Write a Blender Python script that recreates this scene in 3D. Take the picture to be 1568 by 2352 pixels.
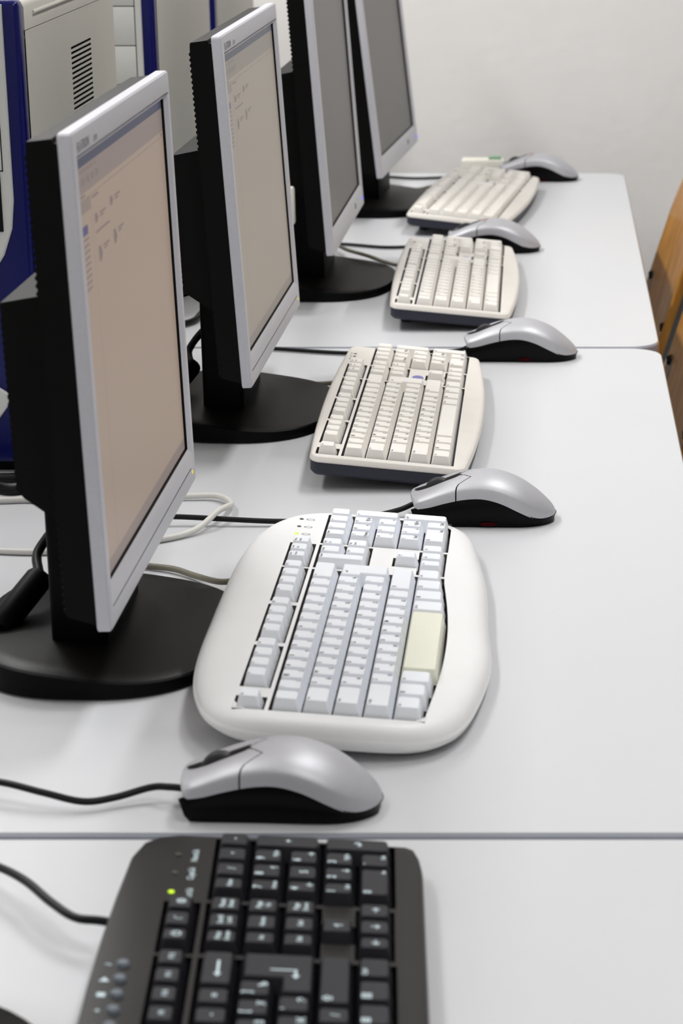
import bpy, bmesh, math, random
from mathutils import Vector, Matrix, Euler
from mathutils.geometry import delaunay_2d_cdt

for _o in list(bpy.data.objects):
    bpy.data.objects.remove(_o)
C = bpy.context.scene.collection
sc = bpy.context.scene
R = math.radians
random.seed(7)
TT = 0.75                                   # height of the table tops

# ------------------------------------------------------------------ camera
cd = bpy.data.cameras.new('camera')
cam = bpy.data.objects.new('camera', cd)
C.objects.link(cam)
cam.location = (0, -1.2655, TT + 0.5679)
cam.rotation_euler = (R(90 - 16.417), 0, 0)
cd.sensor_fit = 'VERTICAL'
cd.sensor_height = 36
cd.sensor_width = 24
cd.lens = 83.688
cd.shift_x = -478 / 2352
cd.clip_start = 0.05
cd.dof.use_dof = True
cd.dof.focus_distance = 2.0
cd.dof.aperture_fstop = 14.0
sc.camera = cam
sc.view_settings.view_transform = 'Standard'
sc.view_settings.look = 'None'
sc.view_settings.exposure = -0.21
sc.view_settings.gamma = 1.0
sc.view_settings.use_curve_mapping = False

# ------------------------------------------------------------------ world
w = bpy.data.worlds.new('world')
sc.world = w
w.use_nodes = True
w.node_tree.nodes['Background'].inputs[0].default_value = (0.75, 0.78, 0.85, 1)
w.node_tree.nodes['Background'].inputs[1].default_value = 0.3
LAMPS = [(-1.25, 2.2, 35), (0.45, 1.25, 23), (-1.25, 0.75, 20), (0.45, -0.7, 13), (-1.25, -2.6, 14), (0.45, -3.1, 14)]   # x, y, watts of the ceiling fixtures

# ------------------------------------------------------------------ materials
def lin(c):
    return tuple(((v / 255) / 12.92 if v / 255 <= 0.04045 else ((v / 255 + 0.055) / 1.055) ** 2.4) for v in c)

def mat(name, rgb, rough=0.5, spec=0.5, metal=0.0, var=0.0, vscale=20.0, bump=0.0, bscale=200.0, emit=None, estr=1.0, coat=0.0, stretch=None, rgb2=None):
    m = bpy.data.materials.new(name)
    m.use_nodes = True
    nt = m.node_tree
    b = nt.nodes['Principled BSDF']
    col = (*lin(rgb), 1)
    b.inputs['Base Color'].default_value = col
    b.inputs['Roughness'].default_value = rough
    b.inputs['Specular IOR Level'].default_value = spec
    b.inputs['Metallic'].default_value = metal
    b.inputs['Coat Weight'].default_value = coat
    tc = nt.nodes.new('ShaderNodeTexCoord')
    src = tc.outputs['Object']
    if stretch:
        mp = nt.nodes.new('ShaderNodeMapping')
        mp.inputs['Scale'].default_value = stretch
        nt.links.new(src, mp.inputs['Vector'])
        src = mp.outputs['Vector']
    if var > 0 or rgb2:
        n = nt.nodes.new('ShaderNodeTexNoise')
        n.inputs['Scale'].default_value = vscale
        n.inputs['Detail'].default_value = 5
        n.inputs['Roughness'].default_value = 0.6
        nt.links.new(src, n.inputs['Vector'])
        rp = nt.nodes.new('ShaderNodeValToRGB')
        rp.color_ramp.elements[0].position = 0.35
        rp.color_ramp.elements[1].position = 0.65
        c2 = lin(rgb2) if rgb2 else tuple(v * (1 - var) for v in lin(rgb))
        rp.color_ramp.elements[0].color = (*c2, 1)
        rp.color_ramp.elements[1].color = col
        nt.links.new(n.outputs['Fac'], rp.inputs['Fac'])
        nt.links.new(rp.outputs['Color'], b.inputs['Base Color'])
    if bump > 0:
        n2 = nt.nodes.new('ShaderNodeTexNoise')
        n2.inputs['Scale'].default_value = bscale
        n2.inputs['Detail'].default_value = 3
        nt.links.new(src, n2.inputs['Vector'])
        bp = nt.nodes.new('ShaderNodeBump')
        bp.inputs['Strength'].default_value = bump
        bp.inputs['Distance'].default_value = 0.002
        nt.links.new(n2.outputs['Fac'], bp.inputs['Height'])
        nt.links.new(bp.outputs['Normal'], b.inputs['Normal'])
    if emit:
        b.inputs['Emission Color'].default_value = (*lin(emit), 1)
        b.inputs['Emission Strength'].default_value = estr
    return m

M = dict(
    wall=mat('wall_paint', (243, 241, 239), 0.9, 0.2, var=0.03, vscale=6, bump=0.35, bscale=45),
    ceil=mat('ceiling_paint', (235, 235, 232), 0.9, 0.2),
    floor=mat('floor_vinyl', (120, 115, 108), 0.5, 0.4, var=0.2, vscale=12),
    table=mat('white_laminate', (204, 205, 208), 0.38, 0.35, var=0.012, vscale=5, bump=0.02, bscale=500),
    edge=mat('grey_edge_band', (132, 135, 145), 0.5, 0.4, var=0.05, vscale=30),
    edgeb=mat('brown_edge_band', (148, 122, 92), 0.5, 0.4, var=0.15, vscale=30),
    steel=mat('grey_painted_steel', (110, 112, 116), 0.4, 0.5, var=0.05),
    black=mat('black_plastic', (3, 3, 4), 0.5, 0.1, var=0.1, vscale=80, bump=0.05, bscale=900),
    basetop=mat('black_satin_plastic', (10, 7, 6), 0.42, 0.17, var=0.12, vscale=60, bump=0.05, bscale=1200),
    housing=mat('black_grained_plastic', (3, 3, 3), 0.5, 0.13, var=0.1, vscale=60, bump=0.1, bscale=900),
    silver=mat('silver_paint', (198, 198, 205), 0.42, 0.5, metal=0.2, var=0.04, vscale=400),
    silverm=mat('mouse_silver_paint', (188, 188, 193), 0.47, 0.5, metal=0.42, var=0.03, vscale=300),
    wheel=mat('dark_grey_rubber', (45, 45, 48), 0.5, 0.4, var=0.1, vscale=100),
    mblack=mat('glossy_black_plastic', (2, 2, 2), 0.3, 0.12, var=0.1, vscale=60),
    white=mat('white_keyboard_plastic', (236, 236, 236), 0.42, 0.4, var=0.02, vscale=25),
    whitekey=mat('cool_white_key_plastic', (240, 243, 249), 0.45, 0.4, var=0.01, vscale=50),
    yellowkey=mat('yellowed_key_plastic', (233, 233, 216), 0.45, 0.4, var=0.02, vscale=50),
    well=mat('painted_well_shade', (88, 82, 76), 0.8, 0.2, var=0.3, vscale=150),  # shade down between the keys, put into the well colour of pale keyboards
    beige=mat('beige_keyboard_plastic', (229, 224, 217), 0.45, 0.4, var=0.05, vscale=18),
    beigekey=mat('ivory_key_plastic', (245, 241, 235), 0.48, 0.35, var=0.015, vscale=60),
    kbase=mat('slate_keyboard_base', (48, 49, 62), 0.5, 0.35, var=0.08, vscale=40),
    kblack=mat('dark_brown_black_plastic', (24, 21, 19), 0.45, 0.25, var=0.25, vscale=25),
    kblackkey=mat('black_key_plastic', (26, 26, 33), 0.45, 0.32, var=0.08, vscale=60),
    media=mat('grey_rubber_button', (112, 120, 130), 0.45, 0.4, var=0.05),
    bwell=mat('black_well', (8, 8, 10), 0.8, 0.1, var=0.1),
    ink=mat('dark_grey_ink', (92, 92, 100), 0.7, 0.2, var=0.1),
    inkl=mat('soft_grey_print', (128, 128, 134), 0.6, 0.2, var=0.05),
    inkw=mat('pale_blue_ink', (222, 240, 246), 0.6, 0.2, var=0.05),
    logo=mat('violet_oval_print', (128, 126, 190), 0.5, 0.3, var=0.1, vscale=80),
    cordb=mat('black_cable_rubber', (6, 7, 8), 0.45, 0.25, var=0.1, vscale=60),
    cordg=mat('grey_green_cable_rubber', (118, 113, 98), 0.5, 0.4, var=0.08, vscale=60),
    cordw=mat('white_cable_sheath', (214, 212, 206), 0.5, 0.4, var=0.04, vscale=60),
    tower=mat('light_grey_case_paint', (196, 193, 184), 0.55, 0.35, var=0.03, vscale=8, bump=0.04, bscale=700),
    towerf=mat('pale_grey_front_plastic', (200, 201, 198), 0.5, 0.4, var=0.02, vscale=20),
    blue=mat('deep_blue_plastic', (2, 7, 84), 0.3, 0.3, var=0.1, vscale=30),
    slot=mat('vent_shadow_black', (14, 13, 12), 0.8, 0.1, var=0.2),
    wood=mat('varnished_beech_veneer', (190, 136, 62), 0.38, 0.4, vscale=9, bump=0.02, bscale=40, stretch=(6, 6, 0.7), rgb2=(160, 106, 38), coat=0.1),
    bolt=mat('dark_bolt_metal', (40, 36, 34), 0.4, 0.5, metal=0.6, var=0.1),
    cream=mat('cream_plastic', (242, 238, 226), 0.5, 0.4, var=0.04),
    green=mat('green_plastic_tab', (128, 170, 140), 0.5, 0.4, var=0.05),
    ledg=mat('lit_green_led', (150, 190, 20), 0.4, emit=(190, 225, 20), estr=1.3, var=0.02),
    ledd=mat('unlit_led', (70, 70, 60), 0.4, var=0.1),
    ledy=mat('lit_yellow_led', (200, 190, 40), 0.4, emit=(220, 205, 30), estr=0.8, var=0.02),
    ledb=mat('lit_blue_led', (40, 60, 220), 0.4, emit=(60, 90, 255), estr=1.6, var=0.02),
    ledr=mat('lit_red_sensor', (10, 1, 2), 0.5, 0.05, emit=(90, 4, 14), estr=0.22, var=0.2, vscale=200),
    redp=mat('red_print', (190, 90, 90), 0.5, var=0.05),
    lamp=mat('fluorescent_diffuser', (250, 250, 250), 0.5, emit=(255, 252, 248), estr=2.0),
    screen_off=mat('dark_lcd_glass', (78, 75, 73), 0.35, 0.5, var=0.03, vscale=3),
    gap=mat('black_gap', (5, 5, 5), 0.6, 0.2, var=0.1),
)

def glow(name, rgb, s=1.0, base=(6, 6, 6)):
    return mat(name, base, 0.4, 0.15, emit=rgb, estr=s, var=0.05, vscale=4)

M['scr1'] = glow('lit_lcd_warm', (154, 136, 123))
M['scr1bar'] = glow('lit_lcd_warm_title', (62, 66, 86))
M['scr1tool'] = glow('lit_lcd_warm_toolbar', (131, 118, 113))
M['scr1txt'] = glow('lit_lcd_warm_text', (118, 106, 104))
M['scr1sel'] = glow('lit_lcd_warm_selection', (72, 72, 112))
M['scr2'] = glow('lit_lcd_pale', (150, 141, 130))
M['scr2bar'] = glow('lit_lcd_pale_title', (84, 87, 96))
M['scr2tool'] = glow('lit_lcd_pale_toolbar', (134, 127, 120))
M['scr2txt'] = glow('lit_lcd_pale_text', (122, 114, 110))
M['scr2sel'] = glow('lit_lcd_pale_selection', (104, 106, 122))

# ------------------------------------------------------------------ mesh helpers
def new_mesh(name, verts, faces, mats, smooth=None, fm=None):
    me = bpy.data.meshes.new(name)
    me.from_pydata([tuple(v) for v in verts], [], faces)
    for m in (mats if isinstance(mats, (list, tuple)) else [mats]):
        me.materials.append(m)
    if fm:
        me.polygons.foreach_set('material_index', fm)
    bm = bmesh.new(); bm.from_mesh(me)
    bmesh.ops.recalc_face_normals(bm, faces=bm.faces)
    bm.to_mesh(me); bm.free()
    if smooth is not None:
        me.shade_smooth()
        me.set_sharp_from_angle(angle=R(smooth))
    me.update()
    return me

def obj(name, me, parent=None, loc=(0, 0, 0), rot=(0, 0, 0)):
    o = bpy.data.objects.new(name, me)
    C.objects.link(o)
    o.location = loc; o.rotation_euler = rot
    if parent is not None:
        o.parent = parent
    return o

def thing(name, label, cat, loc=(0, 0, 0), rot=(0, 0, 0), group=None):
    o = bpy.data.objects.new(name, None)
    o.empty_display_size = 0.02
    C.objects.link(o)
    o.location = loc; o.rotation_euler = rot
    o['label'] = label; o['category'] = cat
    if group: o['group'] = group
    return o

def tag(o, label, cat, group=None):
    o['label'] = label; o['category'] = cat
    if group: o['group'] = group
    return o

def struct(name, me, parent=None):
    o = obj(name, me, parent)
    if parent is None: o['kind'] = 'structure'
    return o

def box_bm(x0, x1, y0, y1, z0, z1, bev=0.0, seg=2):
    bm = bmesh.new()
    bmesh.ops.create_cube(bm, size=1)
    for v in bm.verts:
        v.co = Vector(((x0 + x1) / 2 + v.co.x * (x1 - x0), (y0 + y1) / 2 + v.co.y * (y1 - y0), (z0 + z1) / 2 + v.co.z * (z1 - z0)))
    if bev > 0:
        bmesh.ops.bevel(bm, geom=list(bm.edges), offset=bev, segments=seg, affect='EDGES', profile=0.5)
    return bm

def box(name, x0, x1, y0, y1, z0, z1, m, bev=0.0, seg=2):
    bm = box_bm(x0, x1, y0, y1, z0, z1, bev, seg)
    me = bpy.data.meshes.new(name)
    bm.to_mesh(me); bm.free()
    me.materials.append(m)
    if bev > 0:
        me.shade_smooth(); me.set_sharp_from_angle(angle=R(40))
    return me

def loft(rings, cap0=True, cap1=True, closed=True):
    """rings: lists of equal length; returns verts, faces"""
    V = []; Fs = []
    n = len(rings[0])
    for r in rings: V += [tuple(p) for p in r]
    for i in range(len(rings) - 1):
        for j in range(n if closed else n - 1):
            k = (j + 1) % n
            Fs.append((i * n + j, i * n + k, (i + 1) * n + k, (i + 1) * n + j))
    if cap0: Fs.append(tuple(range(n - 1, -1, -1)))
    if cap1: Fs.append(tuple((len(rings) - 1) * n + j for j in range(n)))
    return V, Fs

def offset_poly(P, d):
    """inset a counter-clockwise closed 2-D outline by d"""
    n = len(P); out = []
    for i in range(n):
        a = Vector(P[i - 1]); b = Vector(P[i]); c = Vector(P[(i + 1) % n])
        e1 = (b - a); e2 = (c - b)
        if e1.length < 1e-9: e1 = e2
        if e2.length < 1e-9: e2 = e1
        n1 = Vector((-e1.y, e1.x)).normalized(); n2 = Vector((-e2.y, e2.x)).normalized()
        m = (n1 + n2)
        m = m.normalized() if m.length > 1e-6 else n1
        k = max(0.4, m.dot(n1))
        out.append((b.x + m.x * d / k, b.y + m.y * d / k))
    return out

def rrect(x0, x1, y0, y1, r, n=6):
    P = []
    for cx, cy, a0 in ((x1 - r, y0 + r, -90), (x1 - r, y1 - r, 0), (x0 + r, y1 - r, 90), (x0 + r, y0 + r, 180)):
        for i in range(n + 1):
            a = R(a0 + 90 * i / n)
            P.append((cx + r * math.cos(a), cy + r * math.sin(a)))
    return P

def plate(outer, holes, z, depth, floor=True):
    """flat top with holes; hole walls go down by depth and end in a floor"""
    loops = [list(outer)] + [list(h) for h in holes]
    flat = [Vector((p[0], p[1])) for l in loops for p in l]
    edges = []; o_ = 0
    for l in loops:
        edges += [(o_ + i, o_ + (i + 1) % len(l)) for i in range(len(l))]; o_ += len(l)
    cv, _, cf, _, _, _ = delaunay_2d_cdt(flat, edges, [], 0, 1e-7)
    def inside(q, P):
        r = False
        for i in range(len(P)):
            a, b = P[i - 1], P[i]
            if (a[1] > q[1]) != (b[1] > q[1]) and q[0] < (b[0] - a[0]) * (q[1] - a[1]) / (b[1] - a[1]) + a[0]: r = not r
        return r
    V = [(p.x, p.y, z) for p in cv]
    Fs = []; fi = []
    for t in cf:
        q = (sum(cv[i].x for i in t) / 3, sum(cv[i].y for i in t) / 3)
        if inside(q, outer) and not any(inside(q, h) for h in holes):
            Fs.append(tuple(t)); fi.append(0)
    for h in holes:
        n = len(h); b1 = len(V); b0 = b1 + n
        V += [(p[0], p[1], z) for p in h] + [(p[0], p[1], z - depth) for p in h]
        for j in range(n):
            k = (j + 1) % n
            Fs.append((b1 + j, b1 + k, b0 + k, b0 + j)); fi.append(1)
        if floor:
            Fs.append(tuple(b0 + j for j in range(n))); fi.append(1)
    return V, Fs, fi

def spline(P, n=12):
    P = [Vector(p) for p in P]
    if len(P) < 3: return P
    Q = [P[0] * 2 - P[1]] + P + [P[-1] * 2 - P[-2]]
    out = []
    for i in range(1, len(Q) - 2):
        p0, p1, p2, p3 = Q[i - 1:i + 3]
        for k in range(n):
            t = k / n
            out.append(0.5 * ((2 * p1) + (-p0 + p2) * t + (2 * p0 - 5 * p1 + 4 * p2 - p3) * t * t + (-p0 + 3 * p1 - 3 * p2 + p3) * t ** 3))
    out.append(P[-1])
    return out

def tube_me(name, P, r, m, n=10, sub=12, radii=None):
    pts = spline(P, sub) if sub else [Vector(p) for p in P]
    rings = []
    up = Vector((0, 0, 1))
    for i, p in enumerate(pts):
        t = (pts[min(i + 1, len(pts) - 1)] - pts[max(i - 1, 0)]).normalized()
        u = up if abs(t.dot(up)) < 0.95 else Vector((1, 0, 0))
        a = t.cross(u).normalized(); b = a.cross(t).normalized()
        rr = radii[i] if radii else r
        rings.append([p + a * rr * math.cos(2 * math.pi * k / n) + b * rr * math.sin(2 * math.pi * k / n) for k in range(n)])
    V, Fs = loft(rings)
    return new_mesh(name, V, Fs, m, smooth=50)

def world_child(name, me, parent):
    """a part modelled in world coordinates, hung on a placed thing"""
    o = obj(name, me)
    o.parent = parent
    o.matrix_parent_inverse = parent.matrix_basis.inverted()
    return o

def prism(name, outline, y0, y1, m, axis='y', bev=0.0, smooth=None):
    """outline in (x,z) swept along y"""
    rings = [[(p[0], y, p[1]) for p in outline] for y in (y0, y1)]
    V, Fs = loft(rings)
    me = new_mesh(name, V, Fs, m)
    if bev > 0:
        bm = bmesh.new(); bm.from_mesh(me)
        bmesh.ops.bevel(bm, geom=[e for e in bm.edges if len(e.link_faces) == 2 and e.calc_face_angle(0) > R(25)], offset=bev, segments=2, affect='EDGES')
        bm.to_mesh(me); bm.free()
    if smooth:
        me.shade_smooth(); me.set_sharp_from_angle(angle=R(smooth))
    return me

def cyl_me(name, r, h, m, n=20, r2=None, bev=0.0):
    r2 = r if r2 is None else r2
    prof = [(r, 0), (r2, h)] if bev == 0 else [(r, 0), (r2, h - bev), (r2 - bev, h)]
    rings = [[(a * math.cos(2 * math.pi * k / n), a * math.sin(2 * math.pi * k / n), z) for k in range(n)] for a, z in prof]
    V, Fs = loft(rings)
    return new_mesh(name, V, Fs, m, smooth=40)

# ---- text turned into flat print (cached glyph strings)
_txt = {}
BOLD = [0.0]
def text_geo(s):
    key_ = (s, BOLD[0])
    if key_ in _txt: return _txt[key_]
    cu = bpy.data.curves.new('t', 'FONT')
    cu.body = s; cu.size = 1.0; cu.resolution_u = 2; cu.offset = BOLD[0]
    o = bpy.data.objects.new('t', cu)
    C.objects.link(o)
    dg = bpy.context.evaluated_depsgraph_get()
    oe = o.evaluated_get(dg)
    me = oe.to_mesh()
    V = [(v.co.x, v.co.y) for v in me.vertices]
    Fs = [tuple(p.vertices) for p in me.polygons]
    oe.to_mesh_clear()
    bpy.data.objects.remove(o); bpy.data.curves.remove(cu)
    if V:
        x0 = min(v[0] for v in V); x1 = max(v[0] for v in V); y0 = min(v[1] for v in V); y1 = max(v[1] for v in V)
    else:
        x0 = x1 = y0 = y1 = 0
    _txt[key_] = (V, Fs, (x0, x1, y0, y1))
    return _txt[key_]

class Print:
    def __init__(s): s.V = []; s.F = []
    def text(s, t, x, y, z, size, ax='l', ay='b', rot=0.0):
        V, Fs, (x0, x1, y0, y1) = text_geo(t)
        ox = {'l': x0, 'c': (x0 + x1) / 2, 'r': x1}[ax]; oy = {'b': y0, 'c': (y0 + y1) / 2, 't': y1}[ay]
        b = len(s.V); c, sn = math.cos(rot), math.sin(rot)
        for vx, vy in V:
            px, py = (vx - ox) * size, (vy - oy) * size
            s.V.append((x + px * c - py * sn, y + px * sn + py * c, z))
        s.F += [tuple(i + b for i in f) for f in Fs]
    def poly(s, P, z):
        b = len(s.V)
        s.V += [(p[0], p[1], z) for p in P]
        s.F.append(tuple(range(b, b + len(P))))
    def build(s, name, m, parent, **k):
        me = bpy.data.meshes.new(name)
        me.from_pydata(s.V, [], s.F); me.materials.append(m); me.update()
        o = obj(name, me, parent, **k)
        if name == 'panel_print': o['kind'] = 'stuff'
        return o

# ------------------------------------------------------------------ room
X0, X1, Y0, Y1, ZC = -2.6, 3.4, -4.4, 2.76, 2.75
struct('floor', box('floor', X0, X1, Y0, Y1, -0.05, 0, M['floor']))
struct('ceiling', box('ceiling', X0, X1, Y0, Y1, ZC, ZC + 0.05, M['ceil']))
struct('wall_back', box('wall_back', X0 - 0.1, X1 + 0.1, Y1, Y1 + 0.1, 0, ZC, M['wall']))
struct('wall_front', box('wall_front', X0 - 0.1, X1 + 0.1, Y0 - 0.1, Y0, 0, ZC, M['wall']))
struct('wall_left', box('wall_left', X0 - 0.1, X0, Y0, Y1, 0, ZC, M['wall']))
struct('wall_right', box('wall_right', X1, X1 + 0.1, Y0, Y1, 0, ZC, M['wall']))

lamp_places = ['by the back wall on the left', 'over the far end of the desks', 'over the computer towers', 'over the near desk', 'near the front wall on the left', 'near the front wall on the right']
for (lx, ly, watts), where in zip(LAMPS, lamp_places):
    ly = min(ly, 2.3)
    t = thing('ceiling_light', 'white fluorescent ceiling light fixture ' + where, 'light', (lx, ly, ZC), group='fluorescent ceiling lights')
    obj('lamp_housing', box('lamp_housing', -0.16, 0.16, -0.63, 0.63, -0.07, 0, M['ceil'], 0.01), t)
    obj('diffuser', box('diffuser', -0.14, 0.14, -0.61, 0.61, -0.082, -0.0705, M['lamp'], 0.004), t)
    ld = bpy.data.lights.new('tube_light', 'AREA')
    ld.shape = 'RECTANGLE'; ld.size = 0.28; ld.size_y = 1.22; ld.energy = watts; ld.color = (1.0, 1.0, 1.0)
    lo = bpy.data.objects.new('tube_light', ld)
    C.objects.link(lo); lo.parent = t; lo.location = (0, 0, -0.09)

# ------------------------------------------------------------------ tables
TX0, TX1 = -0.70, 0.1225
def make_table(y0, y1, label):
    t = thing('desk', label, 'desk', ((TX0 + TX1) / 2, (y0 + y1) / 2, 0), group='white desks pushed end to end')
    hw = (TX1 - TX0) / 2; hl = (y1 - y0) / 2
    P = rrect(-hw, hw, -hl, hl, 0.034, 8)
    rings = [[(p[0], p[1], TT - 0.026) for p in offset_poly(P, 0.001)], [(p[0], p[1], TT - 0.025) for p in P], [(p[0], p[1], TT - 0.0030) for p in P], [(p[0], p[1], TT - 0.0016) for p in offset_poly(P, 0.0006)], [(p[0], p[1], TT - 0.0008) for p in offset_poly(P, 0.0018)]]
    V, Fs = loft(rings, True, True)
    n = len(P)
    fm = []
    for f in Fs:
        cx = sum(V[i][0] for i in f) / len(f)
        fm.append(1 if (cx > hw - 0.004 and len(f) == 4) else 0)
    obj('edge_band', new_mesh('edge_band', V, Fs, [M['edge'], M['edgeb']], smooth=40, fm=fm), t)
    Q = rrect(-hw + 0.0014, hw - 0.0014, -hl + 0.0042, hl - 0.0042, 0.034, 8)
    rings = [[(p[0], p[1], TT - 0.0007) for p in Q], [(p[0], p[1], TT - 0.0004) for p in Q], [(p[0], p[1], TT) for p in offset_poly(Q, 0.0006)]]
    V, Fs = loft(rings, True, True)
    obj('worktop', new_mesh('worktop', V, Fs, M['table'], smooth=30), t)
    obj('apron', box('apron', -hw + 0.06, hw - 0.10, -hl + 0.06, hl - 0.06, TT - 0.07, TT - 0.0262, M['steel'], 0.003), t)
    for sx in (-1, 1):
        for sy in (-1, 1):
            cx = sx * (hw - 0.08) - (0.03 if sx > 0 else 0); cy = sy * (hl - 0.08)
            l = obj('leg', box('leg', cx - 0.02, cx + 0.02, cy - 0.02, cy + 0.02, 0.012, TT - 0.0265, M['steel'], 0.003), t)
            obj('foot', cyl_me('foot', 0.022, 0.012, M['black']), l, (cx, cy, 0))
    return t
make_table(-1.31, -0.0008, 'nearest white desk carrying the black keyboard')
make_table(0.0008, 1.3032, 'middle white desk carrying the white curved keyboard and two lit monitors')
make_table(1.3048, 2.623, 'farthest white desk against the back wall with two dark monitors')

# ------------------------------------------------------------------ keyboards
U = 0.01905
def K(x, y, w, h, a='', b='', c=''):
    return (x, y, w, h, a, b, c)

def layout(kind):
    """keys in units: x to the user's right, y towards the back; y=0 is the front of the space row"""
    keys = []
    def row(y, x, items, h=1):
        for it in items:
            wd, a, b = (it + ('', ''))[:3] if isinstance(it, tuple) else (1, it, '')
            keys.append(K(x, y, wd, h, a, b)); x += wd
    cyr = dict(zip('QWERTYUIOP[]', 'ЙЦУКЕНГШЩЗХЪ')); cyr.update(dict(zip("ASDFGHJKL;'", 'ФЫВАПРОЛДЖЭ'))); cyr.update(dict(zip('ZXCVBNM,.', 'ЯЧСМИТЬБЮ')))
    L = lambda s: [(1, ch, cyr.get(ch, '')) for ch in s]
    row(0, 0, [(1.25, 'Ctrl'), (1.25, '⊞'), (1.25, 'Alt'), (6.25, '', ''), (1.25, 'Alt Gr'), (1.25, '⊞'), (1.25, '▤'), (1.25, 'Ctrl')])
    row(1, 0, [(2.25, '⇧ Shift')] + L('ZXCVBNM,./') + [(2.75, '⇧')])
    row(2, 0, [(1.75, 'Caps')] + L("ASDFGHJKL;'") + ([] if kind == 'black' else [(1, '\\')]))
    row(3, 0, [(1.5, 'Tab')] + L('QWERTYUIOP[]'))
    if kind == 'black':
        row(4, 0, ['`', '1', '2', '3', '4', '5', '6', '7', '8', '9', '0', '-', '='] + [(2, '←')])
    else:
        row(4, 0, [(1, '`'), (1, '!', '1'), (1, '@', '2'), (1, '#', '3'), (1, '$', '4'), (1, '%', '5'), (1, '^', '6'), (1, '&', '7'), (1, '*', '8'), (1, '(', '9'), (1, ')', '0'), (1, '_', '-'), (1, '+', '=')] + [(2, '←')])
    keys.append(('enter',))
    fy = 5.28
    for x, names in ((0, ['Esc']), (2, ['F1', 'F2', 'F3', 'F4']), (6.5, ['F5', 'F6', 'F7', 'F8']), (11, ['F9', 'F10', 'F11', 'F12'])):
        row(fy, x, names, 0.86 if kind == 'black' else 0.9)
    nx = 15.2
    P3 = [(1, 'Print', 'Screen'), (1, 'Scroll', 'Lock'), (1, 'Pause', 'Break')]
    if kind == 'white':
        row(fy, nx, P3, 0.9)
        row(4, nx + 1, [(1, 'Home'), (1, 'Page', 'Up')])
        row(3, nx + 1, [(1, 'End'), (1, 'Page', 'Down')])
        keys.append(K(nx, 3, 1, 2, 'Delete'))
    elif kind == 'black':
        row(fy, nx, ['⏻', '☾', '☼'], 0.86)
        row(4, nx, P3); row(3, nx, [(1, 'Ins'), (1, 'Home'), (1, 'Page', 'Up')]); row(2, nx, [(1, 'Del'), (1, 'End'), (1, 'Page', 'Down')])
    else:
        row(fy, nx, P3, 0.9)
        row(4, nx, [(1, 'Ins'), (1, 'Home'), (1, 'Page', 'Up')]); row(3, nx, [(1, 'Del'), (1, 'End'), (1, 'Page', 'Down')])
    row(1, nx + 1, ['↑']); row(0, nx, ['←', '↓', '→'])
    px = 18.4
    row(4, px, [(1, 'Num'), '/', '*', '-'])
    row(3, px, [(1, '7', 'Home'), (1, '8', '↑'), (1, '9', 'PgUp')])
    row(2, px, [(1, '4', '←'), (1, '5'), (1, '6', '→')])
    row(1, px, [(1, '1', 'End'), (1, '2', '↓'), (1, '3', 'PgDn')])
    row(0, px, [(2, '0', 'Ins'), (1, '.', 'Del')])
    keys.append(K(px + 3, 2, 1, 2, '+')); keys.append(K(px + 3, 0, 1, 2, '⏎'))
    return keys

TOTAL = 22.4
_keymesh = {}
def key_mesh(w, h, m, tag_, ext=0.0, hgt=0.0092):
    k = (round(w, 3), round(h, 3), m.name, round(ext, 4), hgt)
    if k in _keymesh: return _keymesh[k]
    g = 0.0005
    x1 = w * U / 2 - g; y1 = h * U / 2 - g; y0 = -y1 - ext
    sx = 0.0026; sf = 0.0030; sb = 0.0018
    def ring(a, b, c, d, cut, z):
        return [(b - cut, c, z), (b, c + cut, z), (b, d - cut, z), (b - cut, d, z), (a + cut, d, z), (a, d - cut, z), (a, c + cut, z), (a + cut, c, z)]
    rings = [ring(-x1, x1, y0, y1, 0.0006, 0), ring(-x1 + sx * .96, x1 - sx * .96, y0 + sf * .96, y1 - sb * .96, 0.0012, hgt * .965), ring(-x1 + sx * 1.08, x1 - sx * 1.08, y0 + sf * 1.08, y1 - sb * 1.08, 0.0014, hgt)]
    V, Fs = loft(rings, False, True)
    _keymesh[k] = new_mesh('key', V, Fs, m, smooth=24)
    return _keymesh[k]

def enter_mesh(kind, m, hgt=0.0092):
    """enter key spanning two rows; origin at the lower right of its outline"""
    g = 0.0005
    wt = 1.5; wb = 1.25 if kind != 'black' else 2.25
    if kind == 'black': P = [(-2.25, 0), (0, 0), (0, 2), (-1.5, 2), (-1.5, 1), (-2.25, 1)]
    else: P = [(-1.25, 0), (0, 0), (0, 2), (-1.5, 2), (-1.5, 1), (-1.25, 1)]
    P = [(x * U, y * U) for x, y in P]
    rings = []
    for d, z in ((g, 0), (g + 0.0023, hgt * .93), (g + 0.0029, hgt)):
        rings.append([(p[0], p[1] - (0.0005 if z else 0), z) for p in offset_poly(P, d)])
    V, Fs = loft(rings, False, True)
    return new_mesh('key', V, Fs, m)

def bow(x):               # forward bulge of the space row of the white keyboard
    t = (x - 7.6) / 7.2
    return 0.0075 * max(0.0, 1 - t * t) ** 1.2

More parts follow.
